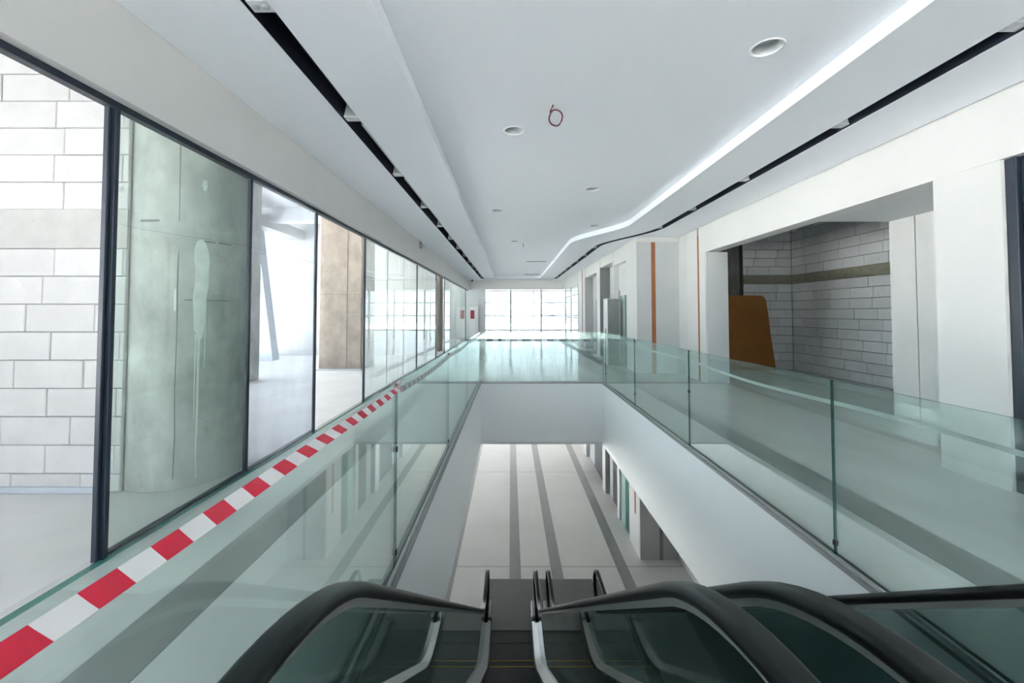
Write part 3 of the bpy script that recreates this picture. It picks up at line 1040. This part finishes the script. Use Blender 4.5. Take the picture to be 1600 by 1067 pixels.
rows = []
for k in range(60):
    y = -.45 + 3.13 * k / 59
    q = max(0, 1 - abs(y - 2.68) / 1.3)                 # narrows into the knot
    wv = .006 * math.sin(y * 5)
    wd = 1 - .55 * q
    rows.append(((XLB + T + .004 + .012 * (1 - q), y, 1.146 + wv * .4 - .012 * q), (XLB + T + .010 + (.045 + wv) * wd, y + .012, 1.146 - .012 * q - (.024 + .022 * q) * wd + wv)))
ribbon('barrier_tape', rows, TAPE, 'red and white barrier tape stretched along left balustrade near the camera', None)
kn = []
for k in range(22):
    q = k / 21 * 2 * math.pi * 2.2
    kn.append((XLB + T / 2 + .026 * math.cos(q), 2.70 + .016 * math.sin(q * .7), 1.105 + .05 * k / 21 + .006 * math.sin(3 * q)))
tk = tube('tape_knot', kn, .009, mat('tape_pinkish', (.55, .38, .38), .4), None, 6)
tag(tk, 'crumpled knot of barrier tape at the left balustrade joint', 'tape')
rows = [((XLB + T + .007, 2.74 + 6.86 * k / 30, 1.12 - .02 * math.sin(math.pi * ((k / 30 * 3.1) % 1))), (XLB + T + .012, 2.74 + 6.86 * k / 30, 1.085 - .02 * math.sin(math.pi * ((k / 30 * 3.1) % 1)))) for k in range(31)]
ribbon('barrier_tape', rows, TAPEG, 'dashed barrier tape running along left balustrade towards the far end', None)
rows = [((XLB + 2.72 * k / 24, YFB + T + .006, 1.0 + .0 * k), (XLB + 2.72 * k / 24, YFB + T + .01, .945)) for k in range(25)]
ribbon('barrier_tape', rows, TAPEGX, 'dashed barrier tape along the far balustrade', None)
rows = []
for k in range(41):
    y = 9.5 - 9.2 * k / 40
    z = 1.09 - .075 * sm((9.5 - y) / 6) - .015 * math.sin(y * 2.1)
    rows.append(((XRB + T + .008, y, z), (XRB + T + .028, y, z - .032)))
ribbon('barrier_tape', rows, TAPEW, 'pale barrier tape sagging behind the right balustrade', None)

# ---------------------------------------------------------------- escalators
SL = math.tan(R(35))


def esc_path(dz):
    """(y, z) of a line parallel to the handrail, dz below it"""
    zt, zb_ = .915, ZL + .92
    # knee points of the sharp polyline
    ya = 1.10
    yb = ya + (zt - zb_) / SL
    p = []

    def knee(yc, zc, t0, t1, rad, n=10):
        # circular blend between slopes t0 and t1 (angles, radians)
        d = rad * abs(math.tan((t1 - t0) / 2))
        a = Vector((yc - d * math.cos(t0), zc - d * math.sin(t0)))
        sgn = 1 if t1 > t0 else -1
        cen = a + Vector((-math.sin(t0), math.cos(t0))) * rad * sgn
        return [tuple(cen + Vector((math.sin(t0 + (t1 - t0) * i / n), -math.cos(t0 + (t1 - t0) * i / n))) * rad * sgn) for i in range(n + 1)]
    p.append((-.6, zt))
    p += knee(ya, zt, 0, -R(35), 1.3)
    p += knee(yb, zb_, -R(35), 0, 1.3)
    p.append((9.05, zb_))
    out = []
    for i, (y, z) in enumerate(p):
        a = Vector(p[max(0, i - 1)])
        b = Vector(p[min(len(p) - 1, i + 1)])
        t = (b - a).normalized()
        out.append((y, z, t.x, t.y))
    return [(y + ty * dz, z - tx * dz) for y, z, tx, ty in out] if dz else [(y, z) for y, z, _, _ in out]


def sweep(name, path, prof, x, m, parent, smooth=False):
    V, F = [], []
    n, k = len(prof), len(path)
    for i in range(k):
        a = Vector(path[max(0, i - 1)])
        b = Vector(path[min(k - 1, i + 1)])
        t = (b - a).normalized()
        nn = Vector((-t.y, t.x))
        for px, pn in prof:
            V.append((x + px, path[i][0] + nn.x * pn, path[i][1] + nn.y * pn))
    for i in range(k - 1):
        for j in range(n):
            F.append((i * n + j, i * n + (j + 1) % n, (i + 1) * n + (j + 1) % n, (i + 1) * n + j))
    F += [tuple(range(n)), tuple((k - 1) * n + j for j in range(n))]
    return mesh(name, V, F, m, parent, smooth)


def rrect(w_, h, r, n=4):
    P = []
    for cx, cy, a in ((w_ / 2 - r, h / 2 - r, 0), (-w_ / 2 + r, h / 2 - r, 90), (-w_ / 2 + r, -h / 2 + r, 180), (w_ / 2 - r, -h / 2 + r, 270)):
        P += [(cx + r * math.cos(R(a + 90 * i / n)), cy + r * math.sin(R(a + 90 * i / n))) for i in range(n + 1)]
    return P


def newel(r, zc, yc, a0=90, a1=-90, n=14):
    return [(yc + r * math.cos(R(a0 + (a1 - a0) * i / n)), zc + r * math.sin(R(a0 + (a1 - a0) * i / n))) for i in range(n + 1)]


def escalator(xl, xr, label):
    e = thing('escalator', ((xl + xr) / 2, 5, ZL), label, 'escalator')
    top = esc_path(0)
    zb_ = top[-1][1]
    rail = [(-.9, .28), (-1.1, .40), (-1.18, .6), (-1.1, .80), (-.9, .9)] + top + newel(.33, zb_ - .33, 9.05)[1:] + [(8.6, zb_ - .66)]
    for x, s in ((xl, -1), (xr, 1)):
        sweep('handrail', rail, rrect(.082, .044, .02), x, RUBBER, e, True)
        sweep('handrail_guide', top, [(-.022, -.022), (.022, -.022), (.016, -.045), (-.016, -.045)], x, ALUD, e)
        # glass between guide and deck
        lo = esc_path(.70)
        hi = esc_path(.04)
        V, F = [], []
        for (y1, z1), (y2, z2) in zip(hi, lo):
            V += [(x - .005, y1, z1), (x + .005, y1, z1), (x + .005, y2, z2), (x - .005, y2, z2)]
        F = []
        k = len(hi)
        for i in range(k - 1):
            for j in range(4):
                F.append((4 * i + j, 4 * i + (j + 1) % 4, 4 * i + 4 + (j + 1) % 4, 4 * i + 4 + j))
        F += [(0, 1, 2, 3), (4 * k - 4, 4 * k - 3, 4 * k - 2, 4 * k - 1)]
        mesh('glass_panel', V, F, G_ESC, e)
        # rounded glass end inside the lower newel
        V = [(x - .005, 9.05, zb_ - .04), (x + .005, 9.05, zb_ - .04)]
        arcp = newel(.30, zb_ - .33, 9.05)
        V, F = [], []
        for dx in (-.005, .005):
            V += [(x + dx, y, z) for y, z in arcp]
        n_ = len(arcp)
        F = [tuple(range(n_)), tuple(range(n_, 2 * n_))] + [(i, (i + 1) % n_, n_ + (i + 1) % n_, n_ + i) for i in range(n_)]
        mesh('glass_end', V, F, G_ESC, e)
        deck = esc_path(.73)
        sweep('inner_deck', deck, [(-s * .005, .03), (-s * .005, -.10), (-s * .10, -.10), (-s * .10, -.04)], x, ALUD, e)
        sweep('outer_deck', deck, [(s * .005, .03), (s * .005, -.10), (s * .105, -.10), (s * .105, .02)], x, ALUD, e)
        sweep('skirt', esc_path(.93), [(-s * .10, .16), (-s * .10, -.16), (-s * .108, -.16), (-s * .108, .16)], x, STEPM, e)
        sweep('truss_side', esc_path(1.25), [(s * .10, .44), (s * .10, -.5), (s * .09, -.5), (s * .09, .44)], x, LGREY, e)
        cbox('newel_base', x - .10, x + .10, 8.75, 9.25, ZL, ZL + .24, ALUD, e, .01)
    # underside
    under = [p for p in esc_path(1.75) if p[1] > ZL - .2]
    V = []
    for y, z in under:
        V += [(xl - .09, y, z), (xr + .09, y, z)]
    mesh('truss_underside', V, [(2 * i, 2 * i + 1, 2 * i + 3, 2 * i + 2) for i in range(len(under) - 1)], LGREY, e)
    # steps
    a, b = xl + .115, xr - .115
    z, y = 0., 1.18
    zn = lambda y: -.005 - SL * max(0, y - 1.35)
    k = 0
    prev = None
    while y < 8.7:
        # step levels flatten at both ends
        zz = min(-.002, max(ZL + .005, -SL * (y + .44 - 1.10)))
        st = box('step', a, b, y, y + .395, zz - .05, zz, STEPM, e)
        if prev is not None and prev - zz > .03:
            box('riser', a, b, y - .012, y + .01, zz, prev - .05, STEPM, st)
            if zz < -4.5:
                box('yellow_edge', a, b, y + .375, y + .395, zz, zz + .002, YELLOW, st)
        prev = zz
        y += .40
    box('comb_plate', a, b, .55, 1.18, -.03, .004, PLATE, e)
    box('comb_plate', a, b, 8.7, 9.2, ZL, ZL + .012, PLATE, e)
    box('landing_plate', xl - .12, xr + .12, 9.2, 10.35, ZL, ZL + .008, PLATE, e)
    box('landing_plate', xl - .10, xr + .10, -.6, .55, -.02, .006, PLATE, e)
    return e


escalator(-.50, .53, 'left black-railed escalator descending directly ahead of the camera')
escalator(.80, 1.83, 'right black-railed escalator descending beside the right void wall')

# ---------------------------------------------------------------- ceiling lights
ORD = ['nearest', 'second', 'third', 'fourth', 'fifth', 'sixth', 'seventh', 'eighth', 'ninth', 'tenth', 'eleventh', 'twelfth', 'thirteenth']


def spot(x, y, label, grp):
    t = thing('spotlight', (x, y, ZC), label, 'spotlight', None, grp)
    V = []
    for z, h, l in ((ZT + .05, .048, .03), (ZC + .030, .068, .050)):
        V += [(x - h, y - l, z), (x + h, y - l, z), (x + h, y + l, z), (x - h, y + l, z)]
    mesh('housing', V, BF, SPOTG, t)
    lf = box('lens_frame', x - .071, x + .071, y - .053, y + .053, ZC + .018, ZC + .030, LENS, t)
    for s in (-1, 1):
        lathe('lens', [(.001, ZC + .013), (.022, ZC + .012), (.026, ZC + .018)], x + s * .034, y, CHROME, lf, 12)
    return t


LY = [2.75, 4.38, 6.2, 8.1, 9.9, 11.65, 13.4, 15.15, 16.9, 18.65, 20.4, 22.15, 23.9]
for i, y in enumerate(LY):
    spot(-1.665, y, f'square recessed spotlight, {ORD[i]} from the camera in the left ceiling slot', 'spotlights in the left slot')
RY = [2.95, 4.55, 6.45, 8.3, 10.1, 13.2, 15.0, 16.8, 18.6, 20.4, 22.2, 24.0]
for i, y in enumerate(RY):
    spot(slot_in(y), y, f'square recessed spotlight, {ORD[i]} from the camera in the right ceiling slot', 'spotlights in the right slot')
for i, (a, b) in enumerate(((4.50, 6.08), (6.33, 7.95))):
    t = box('track_rail', -1.613, -1.588, a, b, ZC + .012, ZC + .04, SPOTG)
    tag(t, ('thin grey track rail between second and third spotlights of left slot', 'thin grey track rail between third and fourth spotlights of left slot')[i], 'track')
dl_label = ['largest round downlight at upper right of the raised ceiling', 'round downlight in the raised ceiling left of the cable loop', 'round downlight beyond the cable loop on the right half of the ceiling',
            'round downlight close to the left tray edge', 'round downlight just before the ceiling curve', 'far round downlight in the middle of the ceiling',
            'left one of the tiny paired downlights', 'right one of the tiny paired downlights']
for (x, y, r), lb in zip(DL, dl_label):
    t = thing('downlight', (x, y, ZT), lb, 'downlight', None, 'round downlights in the raised ceiling')
    lathe('trim_ring', [(r * .92, ZT + .004), (r * .95, ZT - .004), (r * 1.06, ZT - .006), (r * 1.13, ZT - .003), (r * 1.14, ZT - .0005)], x, y, VOIDW, t)
    rf_ = lathe('reflector', [(r * .94, ZT), (r * .86, ZT + .02), (r * .62, ZT + .05), (r * .50, ZT + .06)], x, y, CHROME, t)
    lathe('diffuser', [(.001, ZT + .058), (r * .52, ZT + .061)], x, y, LENS, rf_)
for i, (y, x0, x1) in enumerate(((17.5, .62, 1.5), (23.3, .75, 1.55))):
    t = thing('air_diffuser', ((x0 + x1) / 2, y, ZT), ('nearer white slot air diffuser in the far ceiling', 'farther white slot air diffuser at the end of the ceiling')[i], 'vent')
    box('frame', x0, x1, y - .10, y + .10, ZT - .012, ZT, WHITE, t)
    for s in (-.045, .012):
        box('slot', x0 + .06, x1 - .06, y + s, y + s + .035, ZT - .016, ZT - .012, SLOT, t)

# ---------------------------------------------------------------- cables and small things
P = [(.44, 4.30, ZT), (.43, 4.30, ZT - .02), (.415, 4.30, ZT - .05), (.41, 4.30, ZT - .07)]
for k in range(30):
    q = R(150 + 400 * k / 29)
    P.append((.465 + .068 * math.cos(q) + .004 * math.sin(3 * q), 4.30 + .003 * k / 29, ZT - .135 + .085 * math.sin(q)))
cl = tube('cable_loop', P, .008, CABLE, None, 6)
tag(cl, 'coiled dark red cable hanging from the raised ceiling', 'cable')
cb = tube('cable_stub', [(.39, 13.0, ZT), (.395, 13.0, ZT - .06), (.38, 13.0, ZT - .11)], .008, CABLEB, None, 6)
tag(cb, 'short black cable end hanging from the far ceiling', 'cable')
P = []
for k in range(18):
    q = R(80 - 330 * k / 17)
    P.append((XFA + .035, 11.8 + .13 * math.cos(q), 3.50 + .09 * math.sin(q)))
cb = tube('cable_loop', [(XFA + .001, 11.8, 3.62)] + P, .008, CABLEB, None, 6)
tag(cb, 'thin black cable loop hanging on the left fascia', 'cable')
dc_ = thing('camera_dome', (-2.35, YE - .25, ZC), 'small black dome camera in the far left ceiling corner', 'camera')
lathe('base', [(.08, ZC), (.08, ZC - .03), (.07, ZC - .035)], -2.35, YE - .25, CLIP, dc_, 14)
lathe('dome', [(.065, ZC - .033), (.055, ZC - .07), (.03, ZC - .09), (.001, ZC - .095)], -2.35, YE - .25, CLIP, dc_, 14)
